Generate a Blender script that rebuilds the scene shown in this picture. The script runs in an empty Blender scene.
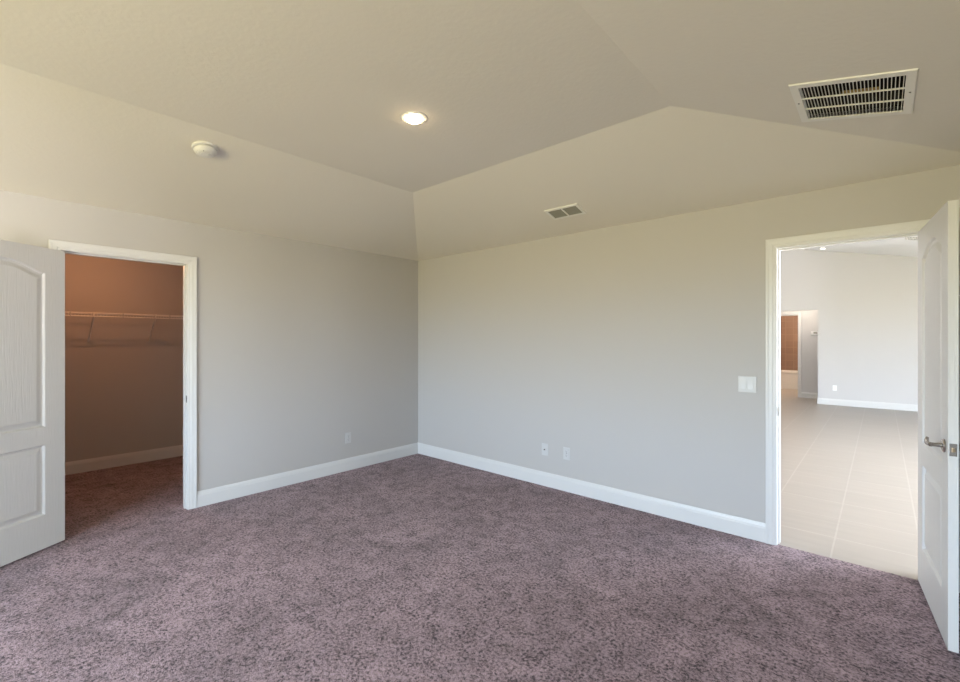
import bpy, bmesh, math
from mathutils import Vector, Matrix
from mathutils.geometry import tessellate_polygon

S = bpy.context.scene
C = S.collection
PI = math.pi

# ------------------------------------------------------------------ camera, light, exposure
cam_d = bpy.data.cameras.new('camera')
cam_d.sensor_width = 36.0
cam_d.lens = 449.6 * 36.0 / 960.0
cam_d.shift_y = -1.5 / 960.0
cam_d.clip_start = 0.02
cam = bpy.data.objects.new('camera', cam_d)
C.objects.link(cam)
cam.location = (4.39, -3.74, 1.442)
cam.rotation_euler = (PI / 2, 0, math.radians(41.735))
S.camera = cam

S.view_settings.view_transform = 'Standard'
S.view_settings.look = 'None'
S.view_settings.gamma = 1.0
S.view_settings.use_curve_mapping = False
S.view_settings.exposure = 1.24

SKY_COL, SKY_STR = (0.64, 0.81, 1.0), 13.5        # overcast-bright sky above the horizon
LAWN_COL, LAWN_STR = (1.0, 0.91, 0.50), 7.3      # sunlit lawn below it, on the bedroom's side
PATIO_COL, PATIO_STR = (1.0, 0.95, 0.90), 19.0     # pale sunlit paving on the hall's side

w = bpy.data.worlds.new('world')
S.world = w
w.use_nodes = True
nt = w.node_tree
nt.nodes.clear()
tc = nt.nodes.new('ShaderNodeTexCoord')
sep = nt.nodes.new('ShaderNodeSeparateXYZ')
nt.links.new(tc.outputs['Generated'], sep.inputs[0])
mr = nt.nodes.new('ShaderNodeMapRange')
mr.inputs['From Min'].default_value = -0.04
mr.inputs['From Max'].default_value = 0.05
nt.links.new(sep.outputs['Z'], mr.inputs['Value'])
bgs = nt.nodes.new('ShaderNodeBackground')
bgs.inputs['Color'].default_value = (*SKY_COL, 1)
bgs.inputs['Strength'].default_value = SKY_STR
def profile(stops, strength, bg):
    r_ = nt.nodes.new('ShaderNodeMapRange')
    r_.interpolation_type = 'SMOOTHSTEP'
    r_.inputs['From Min'].default_value, r_.inputs['From Max'].default_value = stops[0], stops[2]
    r_.inputs['To Min'].default_value, r_.inputs['To Max'].default_value = stops[1] * strength, stops[3] * strength
    nt.links.new(sep.outputs['Z'], r_.inputs['Value'])
    nt.links.new(r_.outputs['Result'], bg.inputs['Strength'])


profile((0.05, 1.15, 0.75, 0.60), SKY_STR, bgs)        # a hazy sky, brightest towards the horizon
bgl = nt.nodes.new('ShaderNodeBackground')
bgl.inputs['Color'].default_value = (*LAWN_COL, 1)
bgl.inputs['Strength'].default_value = LAWN_STR
profile((-0.70, 0.80, -0.10, 1.0), LAWN_STR, bgl)
bgp = nt.nodes.new('ShaderNodeBackground')
bgp.inputs['Color'].default_value = (*PATIO_COL, 1)
bgp.inputs['Strength'].default_value = PATIO_STR
side = nt.nodes.new('ShaderNodeVectorMath')            # which way the ground lies: hall side (+x) or bedroom side (-y)
side.operation = 'DOT_PRODUCT'
side.inputs[1].default_value = (0.7, 0.7, 0.0)
nt.links.new(tc.outputs['Generated'], side.inputs[0])
step = nt.nodes.new('ShaderNodeMath')
step.operation = 'GREATER_THAN'
step.inputs[1].default_value = 0.0
nt.links.new(side.outputs['Value'], step.inputs[0])
gm = nt.nodes.new('ShaderNodeMixShader')
nt.links.new(step.outputs[0], gm.inputs[0])
nt.links.new(bgl.outputs[0], gm.inputs[1])
nt.links.new(bgp.outputs[0], gm.inputs[2])
mx = nt.nodes.new('ShaderNodeMixShader')
nt.links.new(mr.outputs['Result'], mx.inputs[0])
nt.links.new(gm.outputs[0], mx.inputs[1])
nt.links.new(bgs.outputs[0], mx.inputs[2])
wo = nt.nodes.new('ShaderNodeOutputWorld')
nt.links.new(mx.outputs[0], wo.inputs['Surface'])

# room measurements (metres; the corner of the two walls in view is the origin)
RX, RY = 4.87, 6.50            # bedroom: x 0..RX, y -RY..0
H, HT = 2.44, 2.74             # wall height, height of the raised flat of the ceiling
TX0, TX1, TY0, TY1 = 1.30, 3.52, -5.33, -1.17   # the raised flat
CY0, CY1 = -3.330, -2.548      # closet doorway (along y)
EX0, EX1 = 3.847, 4.592        # entry doorway (along x)
DT = 2.080                     # door head
WIN2 = (2.85, 4.45, 0.55, 2.15)
WIN = (1.15, 2.60, 0.55, 2.15)  # bedroom window in the front wall x0 x1 z0 z1
GY = 8.83                      # far wall of the hall
GX0, GX1 = 0.60, 8.00          # hall width
GWIN = (0.7, 4.6, 0.05, 2.35)  # glazed doors of the hall, y0 y1 z0 z1


def light_portal(name, loc, rot, sx, sy):
    d = bpy.data.lights.new(name, 'AREA')
    d.shape = 'RECTANGLE'
    d.size, d.size_y = sx, sy
    d.cycles.is_portal = True
    o = bpy.data.objects.new(name, d)
    C.objects.link(o)
    o.location, o.rotation_euler = loc, rot
    return o


for W_ in (WIN, WIN2):
    light_portal('window_portal', ((W_[0] + W_[1]) / 2, -RY - 0.13, (W_[2] + W_[3]) / 2), (PI / 2, 0, 0),
                 W_[1] - W_[0], W_[3] - W_[2])
light_portal('glazed_door_portal', (GX1 + 0.13, (GWIN[0] + GWIN[1]) / 2, (GWIN[2] + GWIN[3]) / 2), (PI / 2, 0, PI / 2),
             GWIN[1] - GWIN[0], GWIN[3] - GWIN[2])


def point_lamp(name, loc, watts, col, rad):
    d = bpy.data.lights.new(name, 'POINT')
    d.energy, d.color, d.shadow_soft_size = watts, col, rad
    o = bpy.data.objects.new(name, d)
    C.objects.link(o)
    o.location = loc
    return o


point_lamp('closet_lamp_light', (-1.17, -2.97, 2.30), 6.0, (1.0, 0.43, 0.19), 0.018)
point_lamp('bathroom_lamp_light', (2.9, 11.3, 2.2), 26.0, (1.0, 0.80, 0.60), 0.08)
point_lamp('passage_fill_light', (3.0, 9.3, 2.3), 7.0, (1.0, 0.88, 0.74), 0.08)  # fill light added to brighten the passage, no fixture behind it


# ------------------------------------------------------------------ materials
def lin(r, g, b):
    f = lambda c: c / 12.92 if c <= 0.04045 else ((c + 0.055) / 1.055) ** 2.4
    return (f(r / 255), f(g / 255), f(b / 255), 1)


def mat(name, col, rough=0.6, metal=0.0, bump=None, emit=None, spec=None):
    """bump = (scale, strength, distance, stretch)"""
    m = bpy.data.materials.new(name)
    m.use_nodes = True
    n = m.node_tree
    b = n.nodes['Principled BSDF']
    b.inputs['Base Color'].default_value = col
    b.inputs['Roughness'].default_value = rough
    b.inputs['Metallic'].default_value = metal
    if spec is not None:
        b.inputs['Specular IOR Level'].default_value = spec
    if emit:
        b.inputs['Emission Color'].default_value = (*emit[0], 1)
        b.inputs['Emission Strength'].default_value = emit[1]
    if bump:
        t = n.nodes.new('ShaderNodeTexCoord')
        mp = n.nodes.new('ShaderNodeMapping')
        mp.inputs['Scale'].default_value = bump[3] if len(bump) > 3 else (1, 1, 1)
        no = n.nodes.new('ShaderNodeTexNoise')
        no.inputs['Scale'].default_value = bump[0]
        no.inputs['Detail'].default_value = 3
        bu = n.nodes.new('ShaderNodeBump')
        bu.inputs['Strength'].default_value = bump[1]
        bu.inputs['Distance'].default_value = bump[2]
        n.links.new(t.outputs['Object'], mp.inputs[0])
        n.links.new(mp.outputs[0], no.inputs['Vector'])
        n.links.new(no.outputs[0], bu.inputs['Height'])
        n.links.new(bu.outputs[0], b.inputs['Normal'])
    return m


M_WALL = mat('greige_wall_paint', (0.485, 0.466, 0.448, 1), 0.7, bump=(90, 0.10, 0.004), spec=0.25)
M_CEIL = mat('ceiling_paint', (0.70, 0.665, 0.59, 1), 0.85, bump=(45, 0.25, 0.004), spec=0.15)
M_TRIM = mat('white_trim_paint', (0.655, 0.65, 0.64, 1), 0.38)
M_DOOR = mat('white_door_paint', (0.63, 0.62, 0.60, 1), 0.42, bump=(16, 0.45, 0.004, (9, 9, 0.5)))
M_PLASTIC = mat('white_plastic', (0.555, 0.55, 0.54, 1), 0.4)
M_PLASTIC2 = mat('offwhite_plastic', (0.66, 0.645, 0.61, 1), 0.5)
M_DARK = mat('dark_slot', (0.02, 0.02, 0.02, 1), 0.7)
M_DUCT = mat('dark_duct_shade', (0.022, 0.019, 0.017, 1), 0.9)  # near-black colour carries the shade inside the vents
M_TAN = mat('rough_tan', (0.42, 0.29, 0.11, 1), 0.9, bump=(60, 0.3, 0.01))
M_GRILLE = mat('white_enamel', (0.74, 0.725, 0.67, 1), 0.45)
M_BRIGHT = mat('bright_white_plastic', (0.86, 0.86, 0.85, 1), 0.35)
M_LOUVER = mat('grey_louver', (0.26, 0.255, 0.215, 1), 0.5)
M_NICKEL = mat('satin_nickel', (0.36, 0.335, 0.31, 1), 0.25, 1.0)
M_BRASS = mat('bronze_latch', (0.40, 0.31, 0.22, 1), 0.3, 1.0)
M_WIRE = mat('white_vinyl_wire', (0.80, 0.78, 0.74, 1), 0.35)
M_LENS = mat('lit_lens', (0.9, 0.9, 0.88, 1), 0.4, emit=((1.0, 0.72, 0.42), 22.0))
M_LENS_OFF = mat('white_lens', (0.85, 0.85, 0.84, 1), 0.4, emit=((1.0, 0.95, 0.85), 1.2))
M_BULB = mat('lit_bulb', (0.9, 0.85, 0.7, 1), 0.4, emit=((1.0, 0.6, 0.34), 3.0))
M_TUB = mat('white_tub_enamel', (0.80, 0.78, 0.75, 1), 0.2)
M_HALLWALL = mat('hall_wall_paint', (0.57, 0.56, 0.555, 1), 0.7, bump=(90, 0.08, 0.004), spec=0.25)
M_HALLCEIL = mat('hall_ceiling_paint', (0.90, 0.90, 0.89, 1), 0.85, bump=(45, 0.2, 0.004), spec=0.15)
M_ALU = mat('white_window_vinyl', (0.78, 0.78, 0.78, 1), 0.4)


def carpet_material():
    m = bpy.data.materials.new('mauve_cut_pile_carpet')
    m.use_nodes = True
    n = m.node_tree
    L = n.links
    b = n.nodes['Principled BSDF']
    b.inputs['Roughness'].default_value = 1.0
    b.inputs['Specular IOR Level'].default_value = 0.05
    b.inputs['Sheen Weight'].default_value = 0.15
    b.inputs['Sheen Roughness'].default_value = 0.6
    t = n.nodes.new('ShaderNodeTexCoord')

    def noise(scale, detail, rough=0.5, dist=0.0):
        x = n.nodes.new('ShaderNodeTexNoise')
        x.inputs['Scale'].default_value = scale
        x.inputs['Detail'].default_value = detail
        x.inputs['Roughness'].default_value = rough
        x.inputs['Distortion'].default_value = dist
        L.new(t.outputs['Object'], x.inputs['Vector'])
        return x
    tuft = noise(66, 4, 0.75, 0.5)
    ramp = n.nodes.new('ShaderNodeValToRGB')
    e = ramp.color_ramp.elements
    e[0].position, e[0].color = 0.39, (0.050, 0.032, 0.040, 1)
    e[1].position, e[1].color = 0.60, (0.420, 0.305, 0.340, 1)
    k = ramp.color_ramp.elements.new(0.47)
    k.color = (0.235, 0.165, 0.182, 1)
    clump = noise(11, 2, 0.5, 0.6)
    cm = n.nodes.new('ShaderNodeMath')
    cm.operation = 'MULTIPLY_ADD'
    cm.inputs[1].default_value = 0.22
    L.new(clump.outputs[0], cm.inputs[0])
    L.new(tuft.outputs[0], cm.inputs[2])
    cs = n.nodes.new('ShaderNodeMath')
    cs.operation = 'SUBTRACT'
    cs.inputs[1].default_value = 0.11
    L.new(cm.outputs[0], cs.inputs[0])
    L.new(cs.outputs[0], ramp.inputs[0])
    # pile brushed one way or the other by feet and the vacuum cleaner
    nap = noise(2.3, 3, 0.6, 0.8)
    r2 = n.nodes.new('ShaderNodeMapRange')
    r2.inputs['From Min'].default_value = 0.33
    r2.inputs['From Max'].default_value = 0.67
    r2.inputs['To Min'].default_value = 0.80
    r2.inputs['To Max'].default_value = 1.18
    L.new(nap.outputs[0], r2.inputs['Value'])
    mul = n.nodes.new('ShaderNodeVectorMath')
    mul.operation = 'SCALE'
    L.new(ramp.outputs['Color'], mul.inputs[0])
    L.new(r2.outputs['Result'], mul.inputs['Scale'])
    L.new(mul.outputs[0], b.inputs['Base Color'])
    fine = noise(150, 2, 0.6)
    add = n.nodes.new('ShaderNodeMath')
    add.operation = 'ADD'
    L.new(tuft.outputs[0], add.inputs[0])
    L.new(fine.outputs[0], add.inputs[1])
    bu = n.nodes.new('ShaderNodeBump')
    bu.inputs['Strength'].default_value = 0.7
    bu.inputs['Distance'].default_value = 0.012
    L.new(add.outputs[0], bu.inputs['Height'])
    L.new(bu.outputs[0], b.inputs['Normal'])
    return m


def tile_material(name, size, off, col_a, col_b, grout, mortar, rough, vertical=False):
    m = bpy.data.materials.new(name)
    m.use_nodes = True
    n = m.node_tree
    L = n.links
    b = n.nodes['Principled BSDF']
    b.inputs['Roughness'].default_value = rough
    t = n.nodes.new('ShaderNodeTexCoord')
    mp = n.nodes.new('ShaderNodeMapping')
    mp.inputs['Location'].default_value = off
    if vertical:
        mp.inputs['Rotation'].default_value = (-PI / 2, 0, 0)
    L.new(t.outputs['Object'], mp.inputs[0])
    br = n.nodes.new('ShaderNodeTexBrick')
    br.offset = 0.0
    br.squash = 1.0
    br.inputs['Scale'].default_value = 1.0
    br.inputs['Brick Width'].default_value = size[0]
    br.inputs['Row Height'].default_value = size[1]
    br.inputs['Mortar Size'].default_value = mortar
    br.inputs['Mortar Smooth'].default_value = 0.2
    br.inputs['Color1'].default_value = col_a
    br.inputs['Color2'].default_value = col_b
    br.inputs['Mortar'].default_value = grout
    L.new(mp.outputs[0], br.inputs['Vector'])
    no = n.nodes.new('ShaderNodeTexNoise')
    no.inputs['Scale'].default_value = 3.0
    no.inputs['Detail'].default_value = 5
    mp2 = n.nodes.new('ShaderNodeMapping')
    mp2.inputs['Scale'].default_value = (0.6, 5.0, 1.0)
    L.new(t.outputs['Object'], mp2.inputs[0])
    L.new(mp2.outputs[0], no.inputs['Vector'])
    mr_ = n.nodes.new('ShaderNodeMapRange')
    mr_.inputs['To Min'].default_value = 0.90
    mr_.inputs['To Max'].default_value = 1.08
    L.new(no.outputs[0], mr_.inputs['Value'])
    sc = n.nodes.new('ShaderNodeVectorMath')
    sc.operation = 'SCALE'
    L.new(br.outputs['Color'], sc.inputs[0])
    L.new(mr_.outputs['Result'], sc.inputs['Scale'])
    L.new(sc.outputs[0], b.inputs['Base Color'])
    bu = n.nodes.new('ShaderNodeBump')
    bu.inputs['Strength'].default_value = 0.3
    bu.inputs['Distance'].default_value = 0.002
    bu.invert = True
    L.new(br.outputs['Fac'], bu.inputs['Height'])
    L.new(bu.outputs[0], b.inputs['Normal'])
    return m


M_CARPET = carpet_material()
M_TILE = tile_material('beige_porcelain_floor_tile', (0.457, 0.457), (-4.14, -0.43, 0), (0.345, 0.305, 0.266, 1),
                       (0.333, 0.294, 0.256, 1), (0.39, 0.352, 0.315, 1), 0.006, 0.35)
M_BATHTILE = tile_material('brown_bath_tile', (0.20, 0.20), (0, 0, 0), (0.30, 0.185, 0.13, 1),
                           (0.26, 0.16, 0.11, 1), (0.34, 0.22, 0.155, 1), 0.006, 0.35, True)


# ------------------------------------------------------------------ mesh helpers
def link(name, bm, m, parent=None, smooth=False):
    bmesh.ops.recalc_face_normals(bm, faces=bm.faces[:])
    me = bpy.data.meshes.new(name)
    bm.to_mesh(me)
    bm.free()
    me.materials.append(m)
    if smooth:
        for p in me.polygons:
            p.use_smooth = True
        me.set_sharp_from_angle(angle=math.radians(38))
    o = bpy.data.objects.new(name, me)
    C.objects.link(o)
    if parent is not None:
        o.parent = parent
    return o


def box(bm, lo, hi, bevel=0.0):
    vs = [bm.verts.new((x, y, z)) for x in (lo[0], hi[0]) for y in (lo[1], hi[1]) for z in (lo[2], hi[2])]
    fs = []
    for q in ((0, 1, 3, 2), (4, 6, 7, 5), (0, 4, 5, 1), (2, 3, 7, 6), (0, 2, 6, 4), (1, 5, 7, 3)):
        fs.append(bm.faces.new([vs[i] for i in q]))
    if bevel:
        es = list({e for f in fs for e in f.edges})
        bmesh.ops.bevel(bm, geom=es, offset=bevel, segments=2, affect='EDGES', profile=0.7)


def lathe(bm, prof, mtx=Matrix(), n=40):
    """prof: list of (radius, height) turned about local z"""
    rings = []
    for r, z in prof:
        if r < 1e-6:
            rings.append([bm.verts.new(mtx @ Vector((0, 0, z)))])
        else:
            rings.append([bm.verts.new(mtx @ Vector((r * math.cos(2 * PI * i / n), r * math.sin(2 * PI * i / n), z)))
                          for i in range(n)])
    for a, b in zip(rings, rings[1:]):
        for i in range(n):
            j = (i + 1) % n
            if len(a) == 1 and len(b) == 1:
                continue
            if len(a) == 1:
                bm.faces.new((a[0], b[i], b[j]))
            elif len(b) == 1:
                bm.faces.new((a[i], a[j], b[0]))
            else:
                bm.faces.new((a[i], a[j], b[j], b[i]))


def tube(bm, pts, rad, n=8):
    pts = [Vector(p) for p in pts]
    rads = rad if isinstance(rad, (list, tuple)) else [rad] * len(pts)
    rings = []
    for i, p in enumerate(pts):
        d = (pts[min(i + 1, len(pts) - 1)] - pts[max(i - 1, 0)]).normalized()
        a = d.orthogonal() if abs(d.z) > 0.9 else d.cross(Vector((0, 0, 1)))
        a.normalize()
        b = d.cross(a)
        rings.append([bm.verts.new(p + rads[i] * (math.cos(2 * PI * k / n) * a + math.sin(2 * PI * k / n) * b))
                      for k in range(n)])
    for a, b in zip(rings, rings[1:]):
        for k in range(n):
            bm.faces.new((a[k], a[(k + 1) % n], b[(k + 1) % n], b[k]))
    bm.faces.new(rings[0])
    bm.faces.new(rings[-1])


def poly_fill(bm, loops):
    """planar polygon with holes; loops: lists of BMVerts, outer loop first"""
    flat = [v for l in loops for v in l]
    for tri in tessellate_polygon([[v.co for v in l] for l in loops]):
        try:
            bm.faces.new([flat[i] for i in tri])
        except ValueError:
            pass


def struct(o, label=None, cat=None):
    o['kind'] = 'structure'
    if label:
        o['label'] = label
        o['category'] = cat
    return o


def thing(name, label, cat, mtx, group=None):
    o = bpy.data.objects.new(name, None)
    C.objects.link(o)
    o.empty_display_size = 0.05
    o.matrix_world = mtx
    o['label'] = label
    o['category'] = cat
    if group:
        o['group'] = group
    return o


def frame(origin, ex, ey):
    ex, ey = Vector(ex).normalized(), Vector(ey).normalized()
    ez = ex.cross(ey)
    m = Matrix((ex, ey, ez)).transposed().to_4x4()
    m.translation = Vector(origin)
    return m


# ------------------------------------------------------------------ the setting: floors
bm = bmesh.new()
box(bm, (-2.21, -RY - 0.15, -0.10), (RX + 0.15, 0.018, 0.0))
struct(link('floor', bm, M_CARPET), 'mauve brown cut-pile carpet covering the bedroom and the closet', 'carpet')
bm = bmesh.new()
box(bm, (GX0 - 0.15, 0.018, -0.10), (GX1 + 0.15, 13.1, -0.003))
struct(link('floor_hall', bm, M_TILE), 'pale beige square tile floor beyond the entry doorway', 'tile floor')


# walls made of boxes round their openings
def wall_x(name, x0, x1, y0, y1, z1, m, hole=None, label=None):
    """wall whose faces look along x (thickness x0..x1); hole = (ya, yb, za, zb)"""
    b = bmesh.new()
    if hole is None:
        box(b, (x0, y0, -0.05), (x1, y1, z1))
    else:
        ya, yb, za, zb = hole
        box(b, (x0, y0, -0.05), (x1, ya, z1))
        box(b, (x0, yb, -0.05), (x1, y1, z1))
        box(b, (x0, ya, zb), (x1, yb, z1))
        if za > 0.01:
            box(b, (x0, ya, -0.05), (x1, yb, za))
    return struct(link(name, b, m), label, 'wall')


def wall_y(name, x0, x1, y0, y1, z1, m, hole=None, label=None):
    b = bmesh.new()
    if hole is None:
        box(b, (x0, y0, -0.05), (x1, y1, z1))
    else:
        xa, xb, za, zb = hole
        box(b, (x0, y0, -0.05), (xa, y1, z1))
        box(b, (xb, y0, -0.05), (x1, y1, z1))
        box(b, (xa, y0, zb), (xb, y1, z1))
        if za > 0.01:
            box(b, (xa, y0, -0.05), (xb, y1, za))
    return struct(link(name, b, m), label, 'wall')


JT = 0.018                                             # jamb thickness
wall_x('wall_left', -0.115, 0.0, -RY - 0.15, 0.12, H + 0.03, M_WALL, (CY0 - JT, CY1 + JT, 0, DT + JT),
       'greige bedroom wall with the closet doorway')
wall_y('wall_back', 0.0, GX1 + 0.15, 0.0, 0.12, 4.3, M_WALL, (EX0 - JT, EX1 + JT, 0, DT + JT),
       'greige bedroom wall with the bright entry doorway')
wall_x('wall_right', RX, RX + 0.12, -RY - 0.15, 0.0, H + 0.03, M_WALL, None, 'greige bedroom wall behind the open entry door')
XM = (WIN[1] + WIN2[0]) / 2
wf = bmesh.new()
for xa, xb, (wa, wb, za, zb) in ((0.0, XM, WIN), (XM, RX, WIN2)):
    box(wf, (xa, -RY - 0.15, -0.05), (wa, -RY, H + 0.03))
    box(wf, (wb, -RY - 0.15, -0.05), (xb, -RY, H + 0.03))
    box(wf, (wa, -RY - 0.15, zb), (wb, -RY, H + 0.03))
    box(wf, (wa, -RY - 0.15, -0.05), (wb, -RY, za))
struct(link('wall_front', wf, M_WALL), 'greige bedroom wall holding the windows', 'wall')

# ceiling: four slopes up to a raised flat, an opening for the return grille
SL, SB, SR, SF = 0.3 / TX0, 0.3 / -TY1, 0.3 / (RX - TX1), 0.3 / (RY + TY0)
GR = (4.105, 4.468, -1.205, -0.815)                    # opening of the return grille x0 x1 y0 y1
bm = bmesh.new()
lo = [bm.verts.new(p) for p in ((0, -RY, H), (RX, -RY, H), (RX, 0, H), (0, 0, H))]
hi = [bm.verts.new(p) for p in ((TX0, TY0, HT), (TX1, TY0, HT), (TX1, TY1, HT), (TX0, TY1, HT))]
bm.faces.new(hi)
bm.faces.new((lo[0], lo[1], hi[1], hi[0]))
bm.faces.new((lo[2], lo[3], hi[3], hi[2]))
bm.faces.new((lo[3], lo[0], hi[0], hi[3]))
zr = lambda x: H + SR * (RX - x)
hole = [bm.verts.new((x, y, zr(x))) for x, y in ((GR[0], GR[2]), (GR[0], GR[3]), (GR[1], GR[3]), (GR[1], GR[2]))]
poly_fill(bm, [[lo[1], lo[2], hi[2], hi[1]], hole])
struct(link('ceiling', bm, M_CEIL), 'matt off-white bedroom ceiling sloping up to a raised flat', 'ceiling')

# closet shell
KX = -2.09
wall_x('wall_closet_back', KX - 0.12, KX, -4.35, -1.15, H + 0.03, M_WALL, None, 'closet wall carrying the wire shelf')
wall_y('wall_closet_right', KX, -0.115, -1.27, -1.15, H + 0.03, M_WALL)
wall_y('wall_closet_left', KX, -0.115, -4.47, -4.35, H + 0.03, M_WALL)
bm = bmesh.new()
box(bm, (KX - 0.12, -4.47, H), (-0.0, -1.15, H + 0.08))
struct(link('ceiling_closet', bm, M_CEIL))

# hall and what opens off it
wall_x('wall_hall_left', GX0 - 0.15, GX0, 0.12, GY + 0.2, 4.3, M_HALLWALL)
wall_x('wall_hall_right', GX1, GX1 + 0.15, 0.12, GY + 0.2, 4.3, M_HALLWALL, GWIN)
AX0, AX1, AT = 1.70, 3.334, 2.110                      # passage opening in the far wall
AY = 9.93                                              # end wall of the passage
wall_y('wall_hall_back', GX0 - 0.15, GX1 + 0.15, GY, GY + 0.12, 4.3, M_HALLWALL, (AX0, AX1, 0, AT),
       'pale far wall of the hall with a passage opening')
BX0, BX1, BT = 2.06, 2.84, 2.05                        # bathroom doorway
wall_y('wall_passage_back', AX0 - 0.15, 4.6, AY, AY + 0.12, 2.6, M_HALLWALL, (BX0, BX1, 0, BT),
       'grey end wall of the passage beside the bathroom doorway')
wall_x('wall_passage_left', AX0 - 0.15, AX0, GY + 0.12, AY, 2.6, M_HALLWALL)
wall_x('wall_passage_right', 4.45, 4.60, GY + 0.12, AY, 2.6, M_HALLWALL)
bm = bmesh.new()
box(bm, (AX0 - 0.15, GY + 0.12, 2.44), (4.60, AY, 2.52))
struct(link('ceiling_passage', bm, M_HALLCEIL))
wall_x('wall_bathroom_left', 1.45, 1.60, AY + 0.12, 13.1, 2.6, M_BATHTILE)
wall_x('wall_bathroom_right', 3.40, 3.55, AY + 0.12, 13.1, 2.6, M_HALLWALL)
wall_y('wall_bathroom_back', 1.45, 3.55, 12.85, 13.0, 2.6, M_BATHTILE, None, 'brown tiled bathroom wall above the tub')
bm = bmesh.new()
box(bm, (1.45, AY + 0.12, 2.44), (3.55, 13.0, 2.52))
struct(link('ceiling_bathroom', bm, M_HALLCEIL))
gz = lambda x: 3.406 - 0.215 * (x - 3.49)
bm = bmesh.new()
v = [bm.verts.new((x, y, gz(x) + dz)) for dz in (0, 0.1) for x, y in
     ((GX0 - 0.15, 0.1), (GX1 + 0.15, 0.1), (GX1 + 0.15, GY + 0.1), (GX0 - 0.15, GY + 0.1))]
for q in ((0, 1, 2, 3), (4, 5, 6, 7), (0, 1, 5, 4), (1, 2, 6, 5), (2, 3, 7, 6), (3, 0, 4, 7)):
    bm.faces.new([v[i] for i in q])
struct(link('ceiling_hall', bm, M_HALLCEIL), 'white sloping ceiling of the hall seen over the doorway', 'ceiling')


# ------------------------------------------------------------------ baseboards
BH = 0.134
BPROF = [(0, 0), (0.015, 0), (0.015, 0.098), (0.0125, 0.104), (0.0125, 0.112), (0.009, 0.122), (0.006, BH), (0, BH)]


def baseboard(name, a, b, nrm, label=None, ma=0.0, mb=0.0, m=None):
    """from a to b along a wall, nrm points into the room; ma/mb mitre the ends (-1 inner corner)"""
    a, b, nrm = Vector((*a, 0)), Vector((*b, 0)), Vector((*nrm, 0))
    d = (b - a).normalized()
    k = bmesh.new()
    A = [k.verts.new(a + nrm * o - d * (ma * o) + Vector((0, 0, z))) for o, z in BPROF]
    B = [k.verts.new(b + nrm * o + d * (mb * o) + Vector((0, 0, z))) for o, z in BPROF]
    for i in range(len(A)):
        j = (i + 1) % len(A)
        k.faces.new((A[i], A[j], B[j], B[i]))
    k.faces.new(A)
    k.faces.new(B)
    return struct(link(name, k, m or M_TRIM), label, 'baseboard')


CW = 0.068                                             # casing width
baseboard('baseboard_left', (0, CY1 + CW), (0, 0), (1, 0), 'white baseboard between closet casing and corner', 0, -1)
baseboard('baseboard_left.001', (0, -RY), (0, CY0 - CW), (1, 0), 'white baseboard behind the open closet door', -1, 0)
baseboard('baseboard_back', (0, 0), (EX0 - CW, 0), (0, -1), 'long white baseboard between corner and entry casing', -1, 0)
baseboard('baseboard_back.001', (EX1 + CW, 0), (RX, 0), (0, -1), 'short white baseboard behind the entry door', 0, -1)
baseboard('baseboard_right', (RX, 0), (RX, -RY), (-1, 0), None, -1, -1)
baseboard('baseboard_front', (RX, -RY), (0, -RY), (0, 1), None, -1, -1)
baseboard('baseboard_closet', (KX, -4.35), (KX, -1.27), (1, 0), 'baseboard along the closet wall under the wire shelf', -1, -1)
baseboard('baseboard_hall', (GX1, GY), (AX1, GY), (0, -1), 'white baseboard of the far hall wall', -1, 1)
baseboard('baseboard_hall.001', (AX1, GY), (AX1, GY + 0.12), (-1, 0), None, 1, 0)
baseboard('baseboard_passage', (4.45, AY), (BX1 + CW, AY), (0, -1), 'white baseboard at the end of the passage', -1, 0)

# ------------------------------------------------------------------ door casings, jambs
CPROF = [(0.004, 0.0), (0.004, 0.010), (0.010, 0.012), (0.022, 0.012), (0.027, 0.0155), (0.048, 0.0165),
         (0.056, 0.019), (0.066, 0.019), (CW, 0.016), (CW, 0.0)]


def casing_into(k, place, u0, u1, top, side=1):
    """place(u, w, v) -> world; w towards the room"""
    rows = []
    for o, t in CPROF:
        rows.append([k.verts.new(place(u, t * side, z)) for u, z in
                     ((u0 - o, 0), (u0 - o, top + o), (u1 + o, top + o), (u1 + o, 0))])
    n = len(rows)
    for i in range(n):
        a, b = rows[i], rows[(i + 1) % n]
        for j in range(3):
            k.faces.new((a[j], a[j + 1], b[j + 1], b[j]))
    k.faces.new([r[0] for r in rows])
    k.faces.new([r[3] for r in rows])


def pbox(k, place, lo, hi):
    vs = [k.verts.new(place(a, b, c)) for a in (lo[0], hi[0]) for b in (lo[1], hi[1]) for c in (lo[2], hi[2])]
    for q in ((0, 1, 3, 2), (4, 6, 7, 5), (0, 4, 5, 1), (2, 3, 7, 6), (0, 2, 6, 4), (1, 5, 7, 3)):
        k.faces.new([vs[i] for i in q])


def jamb_into(k, place, u0, u1, top, depth, stop_at):
    """lining of the opening, w from 0 (room face) to -depth, with a door stop"""
    pbox(k, place, (u0 - JT, -depth, 0), (u0, 0, top))
    pbox(k, place, (u1, -depth, 0), (u1 + JT, 0, top))
    pbox(k, place, (u0 - JT, -depth, top), (u1 + JT, 0, top + JT))
    s0, s1 = -stop_at - 0.034, -stop_at
    pbox(k, place, (u0, s0, 0), (u0 + 0.009, s1, top - 0.009))
    pbox(k, place, (u1 - 0.009, s0, 0), (u1, s1, top - 0.009))
    pbox(k, place, (u0, s0, top - 0.009), (u1, s1, top))


PL = lambda u, w_, v: Vector((w_, u, v))               # wall_left: u = y
PB = lambda u, w_, v: Vector((u, -w_, v))              # wall_back: u = x


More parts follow.
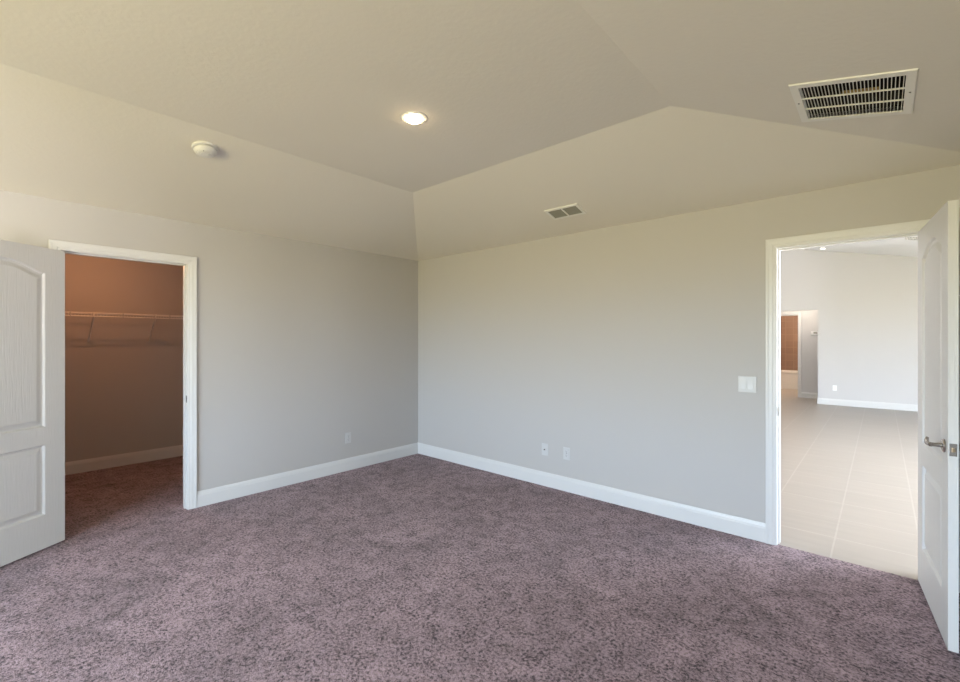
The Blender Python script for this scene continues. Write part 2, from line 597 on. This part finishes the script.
def door_trim(name, place, u0, u1, top, depth, stop_at, label, back=True):
    o = thing(name, label, 'door casing', Matrix())
    o['kind'] = 'structure'
    k = bmesh.new()
    casing_into(k, place, u0, u1, top)
    link('casing', k, M_TRIM, o)
    k = bmesh.new()
    jamb_into(k, place, u0, u1, top, depth, stop_at)
    link('jamb', k, M_TRIM, o)
    return o


tr = door_trim('trim_1', PL, CY0, CY1, DT, 0.115, 0.037, 'white moulded casing and jamb round the dim closet doorway')
k = bmesh.new()
pbox(k, PL, (CY1 - 0.0015, -0.031, 0.905), (CY1 + 0.001, -0.006, 0.965))
sp = link('strike_plate', k, M_NICKEL, tr)
sp['label'] = 'small metal strike plate in the closet jamb'
k = bmesh.new()
pbox(k, PL, (CY1 - 0.002, -0.025, 0.92), (CY1 - 0.0005, -0.012, 0.95))
link('latch_hole', k, M_DARK, sp)

tr = door_trim('trim_2', PB, EX0, EX1, DT, 0.12, 0.037, 'white moulded casing and jamb round the bright entry doorway')
k = bmesh.new()
pbox(k, PB, (EX0 - 0.001, -0.031, 0.905), (EX0 + 0.0015, -0.006, 0.965))
sp = link('strike_plate', k, M_NICKEL, tr)
sp['label'] = 'small metal strike plate in the entry jamb'
k = bmesh.new()
pbox(k, PB, (EX0 + 0.0005, -0.025, 0.92), (EX0 + 0.002, -0.012, 0.95))
link('latch_hole', k, M_DARK, sp)
# casing of the entry on its hall side
k = bmesh.new()
casing_into(k, lambda u, w_, v_: Vector((u, 0.12 + w_, v_)), EX0, EX1, DT)
link('casing', k, M_TRIM, tr)

PA = lambda u, w_, v: Vector((u, AY - w_, v))
door_trim('trim_3', PA, BX0, BX1, BT, 0.12, 0.05, 'white casing round the far bathroom doorway')

# ------------------------------------------------------------------ windows out of view that let the daylight in
for nm, lb, W_ in (('window_1', 'white framed bedroom window near the closet door', WIN),
                   ('window_2', 'wider white framed bedroom window near the right wall', WIN2)):
    o = thing(nm, lb, 'window',
              Matrix.Translation(((W_[0] + W_[1]) / 2, -RY - 0.08, W_[2])))
    o['kind'] = 'structure'
    hw, wh = (W_[1] - W_[0]) / 2, W_[3] - W_[2]
    k = bmesh.new()
    for a in ((-hw, 0), (hw - 0.05, 0)):
        box(k, (a[0], -0.04, 0), (a[0] + 0.05, 0.04, wh))
    box(k, (-hw + 0.05, -0.04, 0), (hw - 0.05, 0.04, 0.05))
    box(k, (-hw + 0.05, -0.04, wh - 0.05), (hw - 0.05, 0.04, wh))
    box(k, (-0.035, -0.04, 0.05), (0.035, 0.04, wh - 0.05))
    link('window_frame', k, M_ALU, o)
    k = bmesh.new()
    box(k, (-hw - 0.04, 0.04, -0.025), (hw + 0.04, 0.13, -0.001), 0.004)
    link('window_sill', k, M_TRIM, o)

o = thing('window_3', 'white framed glazed doors in the side wall of the hall', 'window',
          Matrix.Translation((GX1 + 0.08, (GWIN[0] + GWIN[1]) / 2, GWIN[2])))
o['kind'] = 'structure'
hw, wh = (GWIN[1] - GWIN[0]) / 2, GWIN[3] - GWIN[2]
k = bmesh.new()
for i in range(5):
    y = -hw + i * (2 * hw - 0.07) / 4
    box(k, (-0.04, y, 0), (0.04, y + 0.07, wh))
    if i < 4:
        y2 = -hw + (i + 1) * (2 * hw - 0.07) / 4
        box(k, (-0.04, y + 0.07, 0), (0.04, y2, 0.06))
        box(k, (-0.04, y + 0.07, wh - 0.06), (0.04, y2, wh))
link('window_frame', k, M_ALU, o)

# ------------------------------------------------------------------ the two panelled doors
LW, LT, LH = 0.760, 0.035, 2.056


def panel_outline(x0, x1, z0, z1, rise):
    pts = [(x0, z0), (x1, z0), (x1, z1)]
    if rise > 0:
        n = 22
        for i in range(1, n):
            t = i / n
            # shoulders that sweep up into a shallow arch
            s = min(1.0, 2 * min(t, 1 - t))
            q = 0.5 - 0.5 * math.cos(PI * min(1.0, s * 1.25)) if s < 0.8 else 1.0
            q = 0.82 * q + 0.18 * math.sin(PI * t)
            pts.append((x1 + (x0 - x1) * t, z1 + rise * q))
    pts.append((x0, z1))
    return pts


def inset(pts, d):
    out = []
    n = len(pts)
    for i in range(n):
        p0, p1, p2 = Vector(pts[i - 1]), Vector(pts[i]), Vector(pts[(i + 1) % n])
        a = (p1 - p0).normalized()
        b = (p2 - p1).normalized()
        na, nb = Vector((-a.y, a.x)), Vector((-b.y, b.x))
        m_ = (na + nb)
        m_ = m_ / max(0.35, m_.length_squared / 2) if m_.length > 0 else na
        out.append(tuple(p1 + m_ * d))
    return out


PANEL_PROF = [(0.004, 0.003), (0.010, 0.0135), (0.019, 0.0150), (0.025, 0.0140), (0.046, 0.0050), (0.052, 0.0035)]


def leaf_bm():
    k = bmesh.new()
    panels = [panel_outline(0.128, LW - 0.128, 0.830, 1.885, 0.065), panel_outline(0.128, LW - 0.128, 0.228, 0.708, 0)]
    corners = []
    for y0, s in ((0.0, 1), (LT, -1)):
        outer = [k.verts.new((x, y0, z)) for x, z in ((0, 0), (LW, 0), (LW, LH), (0, LH))]
        corners.append(outer)
        loops = [outer]
        for pts in panels:
            ring = [k.verts.new((x, y0, z)) for x, z in pts]
            loops.append(ring)
            for d, dep in PANEL_PROF:
                nx = [k.verts.new((x, y0 + s * dep, z)) for x, z in inset(pts, d)]
                for i in range(len(nx)):
                    j = (i + 1) % len(nx)
                    k.faces.new((ring[i], ring[j], nx[j], nx[i]))
                ring = nx
            poly_fill(k, [ring])
        poly_fill(k, loops)
    a, b = corners
    for i in range(4):
        j = (i + 1) % 4
        k.faces.new((a[i], a[j], b[j], b[i]))
    return k


LEAF = leaf_bm()


def lever_into(k, y0, s):
    """lever handle on the face y = y0; s = -1 / +1 outward"""
    hx, hz = LW - 0.062, 0.925
    m_ = frame((hx, y0, hz), (1, 0, 0), (0, 0, 1) if s < 0 else (0, 0, -1))
    return m_, hx, hz


def make_door(name, label, origin, angle, pin_face):
    root = link(name, LEAF.copy(), M_DOOR)
    root.location = origin
    root.rotation_euler = (0, 0, angle)
    struct(root, label, 'door')
    for y0, s in ((0.0, -1), (LT, 1)):
        mt, hx, hz = lever_into(None, y0, s)
        h = bpy.data.objects.new('lever_handle', None)
        C.objects.link(h)
        h.parent = root
        h.location = (hx, y0, hz)
        h['label'] = 'satin metal lever handle'
        mt = Matrix.Translation((0, 0, 0)) @ frame((0, 0, 0), (1, 0, 0), (0, 0, 1) if s < 0 else (0, 0, -1))
        k = bmesh.new()
        lathe(k, [(0, 0), (0.031, 0), (0.032, 0.004), (0.029, 0.009), (0.018, 0.012), (0.0, 0.012)], mt, 32)
        link('rosette', k, M_NICKEL, h, True)
        k = bmesh.new()
        tube(k, [(0, s * 0.010, 0), (0, s * 0.030, 0), (0, s * 0.045, 0)], [0.011, 0.009, 0.010], 14)
        link('spindle', k, M_NICKEL, h, True)
        k = bmesh.new()
        tube(k, [(0.012, s * 0.047, 0), (0.006, s * 0.048, 0), (-0.015, s * 0.050, -0.001), (-0.040, s * 0.052, -0.003),
                 (-0.064, s * 0.052, -0.001), (-0.080, s * 0.050, 0.007), (-0.088, s * 0.046, 0.018)],
             [0.006, 0.0105, 0.010, 0.0095, 0.009, 0.0085, 0.006], 14)
        link('lever', k, M_NICKEL, h, True)
    k = bmesh.new()
    box(k, (LW - 0.0005, LT / 2 - 0.0125, 0.890), (LW + 0.0015, LT / 2 + 0.0125, 0.947), 0.0006)
    lp = link('latch_plate', k, M_NICKEL, root)
    k = bmesh.new()
    box(k, (LW + 0.0015, LT / 2 - 0.006, 0.909), (LW + 0.010, LT / 2 + 0.006, 0.928), 0.002)
    link('latch_bolt', k, M_BRASS, lp)
    yp = -0.006 if pin_face < 0 else LT + 0.006
    for z in (0.18, 1.02, 1.83):
        k = bmesh.new()
        tube(k, [(-0.003, yp, z), (-0.003, yp, z + 0.09)], 0.0065, 12)
        box(k, (-0.0012, min(yp, LT / 2), z), (0.0002, max(yp, LT / 2), z + 0.09))
        link('hinge', k, M_NICKEL, root)
    return root


ca = math.atan2(-0.83, 0.56)
make_door('door_1', 'white two-panel arch-top door standing open beside the closet doorway',
          (0.047 - LT * 0.83, -3.318 - LT * 0.56, 0.014), ca, -1)
make_door('door_2', 'white two-panel door with a lever handle standing open at the entry',
          (4.553, -0.022, 0.020), math.radians(-85.1), 1)
LEAF.free()

# ------------------------------------------------------------------ wire shelf in the closet
SX, SZ = KX + 0.310, 1.722
SY0, SY1 = -4.345, -1.275
t = thing('wire_shelf', 'white ventilated wire shelf on the closet wall with slanting braces', 'shelf',
          Matrix.Translation((KX, (SY0 + SY1) / 2, SZ)))
hl = (SY1 - SY0) / 2
k = bmesh.new()
n = int(2 * hl / 0.0254)
for i in range(n + 1):
    y = -hl + 0.01 + i * (2 * hl - 0.02) / n
    tube(k, [(0.006, y, 0.003), (0.308, y, 0.003), (0.312, y, -0.002), (0.312, y, -0.034)], 0.0014, 5)
link('wire_deck', k, M_WIRE, t)
k = bmesh.new()
for x, z in ((0.006, 0.0), (0.15, -0.001), (0.308, 0.0)):
    tube(k, [(x, -hl, z), (x, hl, z)], 0.0042, 8)
link('long_wires', k, M_WIRE, t)
k = bmesh.new()
tube(k, [(0.312, -hl, -0.036), (0.312, hl, -0.036)], 0.0052, 8)
link('front_lip', k, M_WIRE, t)
yc = (SY0 + SY1) / 2
for y in (-3.45, -2.918, -2.378, -1.80):
    yy = y - yc
    k = bmesh.new()
    box(k, (0.304, yy - 0.006, -0.042), (0.322, yy + 0.006, 0.006), 0.002)
    tube(k, [(0.314, yy, -0.036), (0.30, yy, -0.052), (0.016, yy, -0.280), (0.006, yy, -0.292)], 0.0070, 8)
    br = link('brace', k, M_WIRE, t)
    k = bmesh.new()
    box(k, (0.0, yy - 0.011, -0.312), (0.012, yy + 0.011, -0.272), 0.003)
    link('wall_clip', k, M_PLASTIC, br)
for y in (-3.10, -2.67, -2.24):
    yy = y - yc
    k = bmesh.new()
    box(k, (0.307, yy - 0.005, -0.040), (0.318, yy + 0.005, 0.004), 0.002)
    link('lip_connector', k, M_PLASTIC, t)

t = thing('ceiling_lamp', 'bare bulb lamp on the closet ceiling above the wire shelf', 'lamp', Matrix.Translation((-1.17, -2.97, H)))
k = bmesh.new()
lathe(k, [(0, 0), (0.057, 0), (0.057, -0.012), (0.030, -0.035), (0.0, -0.035)])
link('lamp_base', k, M_PLASTIC, t, True)
k = bmesh.new()
lathe(k, [(0.0, -0.035), (0.016, -0.036), (0.018, -0.05), (0.030, -0.075), (0.027, -0.098), (0.012, -0.106), (0, -0.107)])
link('bulb', k, M_BULB, t, True)


# ------------------------------------------------------------------ ceiling fittings
def downlight(label, mtx, lens, group=None):
    t_ = thing('recessed_downlight', label, 'ceiling light', mtx, group)
    k_ = bmesh.new()
    lathe(k_, [(0.048, 0.0), (0.048, -0.003), (0.062, -0.004), (0.073, -0.0035), (0.080, -0.002), (0.081, 0.0)], n=56)
    link('trim_ring', k_, M_GRILLE, t_, True)
    k_ = bmesh.new()
    lathe(k_, [(0.047, -0.001), (0.047, -0.011), (0.042, -0.015), (0.028, -0.018), (0.0, -0.019)], n=48)
    link('lens', k_, lens, t_, True)
    return t_


downlight('lit round downlight in the raised flat of the bedroom ceiling', Matrix.Translation((2.347, -2.031, HT)), M_LENS)
downlight('small round downlight in the white hall ceiling near its far wall',
          frame((3.45, 8.46, gz(3.45)), (1, 0, -0.215), (0, 1, 0)), M_LENS_OFF)

# smoke detector on the slope above the closet
smx = 1.10
t = thing('smoke_detector', 'round off-white smoke detector on the ceiling slope above the closet', 'smoke detector',
          frame((smx, -2.745, H + SL * smx), (1, 0, SL), (0, 1, 0)))
k = bmesh.new()
lathe(k, [(0, 0), (0.074, 0), (0.076, -0.006), (0.073, -0.013), (0.066, -0.015), (0, -0.015)], n=56)
link('base', k, M_PLASTIC2, t, True)
k = bmesh.new()
lathe(k, [(0.054, -0.015), (0.054, -0.021)], n=48)
link('vent_slot', k, M_DARK, t, True)
k = bmesh.new()
lathe(k, [(0.0, -0.021), (0.064, -0.021), (0.066, -0.025), (0.061, -0.036), (0.051, -0.043), (0.049, -0.0425), (0.047, -0.0455),
          (0.034, -0.050), (0.032, -0.0495), (0.030, -0.052), (0, -0.053)], n=56)
link('cover', k, M_PLASTIC2, t, True)
k = bmesh.new()
lathe(k, [(0, 0), (0.008, 0), (0.007, -0.003), (0, -0.0035)], Matrix.Translation((0.014, 0.016, -0.0525)), 20)
link('test_button', k, M_PLASTIC, t, True)
k = bmesh.new()
lathe(k, [(0, 0), (0.003, 0), (0.003, -0.002), (0, -0.002)], Matrix.Translation((0.034, -0.022, -0.0485)), 12)
link('indicator', k, M_DARK, t)

# return air grille
gx, gy = (4.07 + 4.503) / 2, (-1.245 - 0.775) / 2
kx = math.sqrt(1 + SR * SR)
t = thing('return_air_grille', 'large white return air grille on the ceiling slope above the entry', 'air vent',
          frame((gx, gy, zr(gx)), (1, 0, -SR), (0, 1, 0)))
ax, ay = (4.503 - 4.07) / 2 * kx, 0.235
ix0, ix1 = (GR[0] - gx) * kx, (GR[1] - gx) * kx
iy0, iy1 = GR[2] - gy, GR[3] - gy
k = bmesh.new()
oz = -0.006
outer0 = [(-ax, -ay), (ax, -ay), (ax, ay), (-ax, ay)]
inner = [(ix0, iy0), (ix1, iy0), (ix1, iy1), (ix0, iy1)]
rows = [[k.verts.new((x, y, 0)) for x, y in outer0],
        [k.verts.new((x * 0.985, y * 0.985, oz)) for x, y in outer0],
        [k.verts.new((x, y, oz)) for x, y in inner],
        [k.verts.new((x, y, 0.02)) for x, y in inner]]
for a, b in zip(rows, rows[1:]):
    for i in range(4):
        j = (i + 1) % 4
        k.faces.new((a[i], a[j], b[j], b[i]))
link('vent_frame', k, M_GRILLE, t)
k = bmesh.new()
nf = 29
for i in range(nf):
    x = ix0 + (i + 0.5) * (ix1 - ix0) / nf
    for s0, s1 in ((iy0, iy0 + 0.128), (iy0 + 0.134, iy0 + 0.254), (iy0 + 0.26, iy1)):
        vs = [k.verts.new(p) for p in ((x - 0.0012, s0, -0.005), (x + 0.0012, s0, -0.005), (x + 0.0012, s0, -0.001), (x - 0.0012, s0, -0.001),
                                       (x - 0.0012, s1, -0.005), (x + 0.0012, s1, -0.005), (x + 0.0012, s1, -0.001), (x - 0.0012, s1, -0.001))]
        for q in ((0, 1, 2, 3), (4, 5, 6, 7), (0, 1, 5, 4), (1, 2, 6, 5), (2, 3, 7, 6), (3, 0, 4, 7)):
            k.faces.new([vs[a] for a in q])
link('louver_fins', k, M_GRILLE, t)
for yb in (iy0 + 0.131, iy0 + 0.257):
    k = bmesh.new()
    box(k, (ix0, yb - 0.003, -0.0062), (ix1, yb + 0.003, 0.000))
    link('cross_bar', k, M_GRILLE, t)
k = bmesh.new()
D = 0.20
c0 = [k.verts.new((x, y, 0.0005)) for x, y in inner]
c1 = [k.verts.new((x, y, D)) for x, y in inner]
for i in range(4):
    j = (i + 1) % 4
    k.faces.new((c0[i], c0[j], c1[j], c1[i]))
k.faces.new(c1)
link('duct_box', k, M_DUCT, t)
k = bmesh.new()
box(k, (-0.05, 0.045, 0.05), (0.09, 0.068, 0.06))  # plain tan strip set inside the duct box
f_ = link('tan_strip', k, M_TAN, t)
f_['label'] = 'tan strip seen inside the dark grille'
for sx in (-1, 1):
    k = bmesh.new()
    lathe(k, [(0, 0), (0.0045, 0), (0.003, -0.002), (0, -0.002)], Matrix.Translation((sx * (ax - 0.018), -0.02, oz)), 12)
    link('screw', k, M_NICKEL, t)


# supply registers
def register(label, mtx, lx, ly, louver, group=None):
    t_ = thing('supply_register', label, 'air vent', mtx, group)
    k_ = bmesh.new()
    o0 = [(-lx, -ly), (lx, -ly), (lx, ly), (-lx, ly)]
    b_ = 0.024
    bx0, bx1, by0, by1 = -lx + b_, lx - b_, -ly + b_, ly - b_
    # frame with two windows and the bar between them
    v0 = [k_.verts.new((x, y, 0)) for x, y in o0]
    v1 = [k_.verts.new((x * 0.975, y * 0.95, -0.010)) for x, y in o0]
    for i in range(4):
        j = (i + 1) % 4
        k_.faces.new((v0[i], v0[j], v1[j], v1[i]))
    loops_ = [v1]
    wins = ((bx0, -0.006), (0.006, bx1))
    for a_, c_ in wins:
        pts = [(a_, by0), (a_, by1), (c_, by1), (c_, by0)]
        r0 = [k_.verts.new((x, y, -0.010)) for x, y in pts]
        r1 = [k_.verts.new((x, y, -0.001)) for x, y in pts]
        for i in range(4):
            j = (i + 1) % 4
            k_.faces.new((r0[i], r0[j], r1[j], r1[i]))
        loops_.append(r0)
    poly_fill(k_, loops_)
    link('vent_frame', k_, M_GRILLE, t_)
    k_ = bmesh.new()
    for a_, c_ in wins:
        m_ = 7
        for i in range(m_):
            y = by0 + (i + 0.5) * (by1 - by0) / m_
            vs_ = [k_.verts.new(p) for p in ((a_, y - 0.005, -0.002), (c_, y - 0.005, -0.002), (c_, y + 0.004, -0.008), (a_, y + 0.004, -0.008),
                                             (a_, y - 0.0042, -0.0028), (c_, y - 0.0042, -0.0028), (c_, y + 0.0048, -0.0088), (a_, y + 0.0048, -0.0088))]
            for q in ((0, 1, 2, 3), (4, 5, 6, 7), (0, 1, 5, 4), (1, 2, 6, 5), (2, 3, 7, 6), (3, 0, 4, 7)):
                k_.faces.new([vs_[z] for z in q])
    link('louvers', k_, louver, t_)
    k_ = bmesh.new()
    box(k_, (bx0 - 0.003, by0 - 0.003, -0.0008), (bx1 + 0.003, by1 + 0.003, -0.0002))  # flat dark plate painted as shade behind the louvers, no opening above
    link('shade_backing', k_, M_DUCT, t_)
    return t_


ry = -0.382
register('small grey-louvred register low on the ceiling slope above the back wall',
         frame((2.372, ry, H - SB * ry), (1, 0, 0), (0, 1, -SB)), 0.160, 0.088, M_LOUVER)
register('white register in the bright hall ceiling seen over the entry door',
         frame((4.78, 6.63, gz(4.78)), (0, 1, 0), (-1, 0, 0.215)), 0.160, 0.088, M_GRILLE)

# ------------------------------------------------------------------ plates on the walls
WB = lambda x, z, y=0.0: Matrix.Translation((x, y, z))
WL = lambda y, z: Matrix.Translation((0, y, z)) @ Matrix.Rotation(PI / 2, 4, 'Z')


def plate_into(k_, hx, hz):
    box(k_, (-hx, -0.006, -hz), (hx, 0.0, hz), 0.0025)


def face_cyl(k_, x, z, r, y0, y1, n=24):
    lathe(k_, [(0, 0), (r, 0), (r, y0 - y1), (0, y0 - y1)], frame((x, y0, z), (1, 0, 0), (0, 0, 1)), n)


def outlet(label, mtx, group=None, pm=None):
    pm = pm or M_PLASTIC
    t_ = thing('wall_outlet', label, 'outlet', mtx, group)
    k_ = bmesh.new()
    plate_into(k_, 0.0355, 0.058)
    link('cover_plate', k_, pm, t_)
    for dz in (-0.0195, 0.0195):
        k_ = bmesh.new()
        pts = []
        for a in range(28):
            th = 2 * PI * a / 28
            pts.append((0.0172 * math.cos(th), max(-0.0135, min(0.0135, 0.0172 * math.sin(th)))))
        f0 = [k_.verts.new((x, -0.006, dz + z)) for x, z in pts]
        f1 = [k_.verts.new((x * 0.97, -0.0085, dz + z * 0.97)) for x, z in pts]
        for i in range(28):
            j = (i + 1) % 28
            k_.faces.new((f0[i], f0[j], f1[j], f1[i]))
        k_.faces.new(f1)
        rc = link('receptacle', k_, pm, t_)
        k_ = bmesh.new()
        box(k_, (-0.0078, -0.0088, dz + 0.000), (-0.0058, -0.0083, dz + 0.009))
        box(k_, (0.0058, -0.0088, dz + 0.001), (0.0078, -0.0083, dz + 0.008))
        face_cyl(k_, 0, dz - 0.007, 0.0024, -0.0083, -0.0088, 12)
        link('slots', k_, M_DARK, rc)
    k_ = bmesh.new()
    face_cyl(k_, 0, 0, 0.003, -0.006, -0.0075, 14)
    link('screw', k_, M_NICKEL, t_)
    return t_


outlet('white outlet low on the closet-side wall near the room corner', WL(-1.007, 0.357))
outlet('white outlet low on the long wall, beside the cable plate', WB(2.160, 0.357))
outlet('white outlet low on the far hall wall beyond the entry', WB(3.630, 0.375, GY), None, M_BRIGHT)

t = thing('cable_plate', 'white cable plate with a round socket, low on the long wall', 'wall plate', WB(1.914, 0.357))
k = bmesh.new()
plate_into(k, 0.0355, 0.058)
link('cover_plate', k, M_PLASTIC, t)
k = bmesh.new()
face_cyl(k, 0, 0, 0.0075, -0.006, -0.009, 6)
face_cyl(k, 0, 0, 0.0048, -0.009, -0.018, 20)
s = link('coax_socket', k, M_NICKEL, t)
k = bmesh.new()
face_cyl(k, 0, 0, 0.0026, -0.018, -0.0183, 12)
link('socket_hole', k, M_DARK, s)

t = thing('light_switch', 'white two-gang light switch on the wall beside the entry casing', 'light switch', WB(3.663, 1.115))
k = bmesh.new()
plate_into(k, 0.0585, 0.058)
link('cover_plate', k, M_PLASTIC, t)
for dx in (-0.023, 0.023):
    k = bmesh.new()
    y_ = -0.006
    vs = [k.verts.new((dx + x, y, z)) for z, y in ((-0.0335, -0.0105), (0.0, -0.0075), (0.0335, -0.0065)) for x in (-0.0165, 0.0165)]
    vb = [k.verts.new((dx + x, y_, z)) for z in (-0.0335, 0.0335) for x in (-0.0165, 0.0165)]
    k.faces.new((vs[0], vs[1], vs[3], vs[2]))
    k.faces.new((vs[2], vs[3], vs[5], vs[4]))
    k.faces.new((vb[0], vb[1], vs[1], vs[0]))
    k.faces.new((vb[2], vb[3], vs[5], vs[4]))
    k.faces.new((vb[0], vs[0], vs[2], vs[4], vb[2]))
    k.faces.new((vb[1], vs[1], vs[3], vs[5], vb[3]))
    link('rocker', k, M_PLASTIC, t)

t = thing('thermostat', 'small white thermostat on the end wall of the far passage', 'thermostat', WB(3.175, 1.60, AY))
k = bmesh.new()
box(k, (-0.07, -0.026, -0.05), (0.07, 0, 0.05), 0.006)
link('housing', k, M_BRIGHT, t)
k = bmesh.new()
box(k, (-0.02, -0.0275, -0.018), (0.05, -0.0262, 0.028))
link('display', k, M_LOUVER, t)

# ------------------------------------------------------------------ bathtub seen through the far doorway
tub_y0, tub_y1, tub_x0, tub_x1, tub_h = 12.06, 12.845, 1.605, 3.395, 0.50
k = bmesh.new()


def rrect(cx_, cy_, hx_, hy_, r_, z, n=8):
    out = []
    for qx, qy, a0 in ((1, 1, 0), (-1, 1, PI / 2), (-1, -1, PI), (1, -1, 3 * PI / 2)):
        for i in range(n + 1):
            a = a0 + PI / 2 * i / n
            out.append(k.verts.new((cx_ + qx * (hx_ - r_) + r_ * math.cos(a), cy_ + qy * (hy_ - r_) + r_ * math.sin(a), z)))
    return out


cx_, cy_ = (tub_x0 + tub_x1) / 2, (tub_y0 + tub_y1) / 2
hx_, hy_ = (tub_x1 - tub_x0) / 2, (tub_y1 - tub_y0) / 2
rings = [rrect(cx_, cy_, hx_ - 0.005, hy_ - 0.02, 0.01, -0.003), rrect(cx_, cy_, hx_ - 0.005, hy_ - 0.02, 0.01, tub_h - 0.05),
         rrect(cx_, cy_, hx_, hy_, 0.015, tub_h - 0.04), rrect(cx_, cy_, hx_, hy_, 0.015, tub_h),
         rrect(cx_, cy_, hx_ - 0.07, hy_ - 0.08, 0.15, tub_h), rrect(cx_, cy_, hx_ - 0.10, hy_ - 0.10, 0.16, tub_h - 0.10),
         rrect(cx_, cy_, hx_ - 0.18, hy_ - 0.15, 0.16, 0.12)]
for a, b in zip(rings, rings[1:]):
    for i in range(len(a)):
        j = (i + 1) % len(a)
        k.faces.new((a[i], a[j], b[j], b[i]))
k.faces.new(rings[-1])
tub = link('bathtub', k, M_TUB, None, True)
tub['label'] = 'white bathtub below brown tiles in the far bathroom'
tub['category'] = 'bathtub'
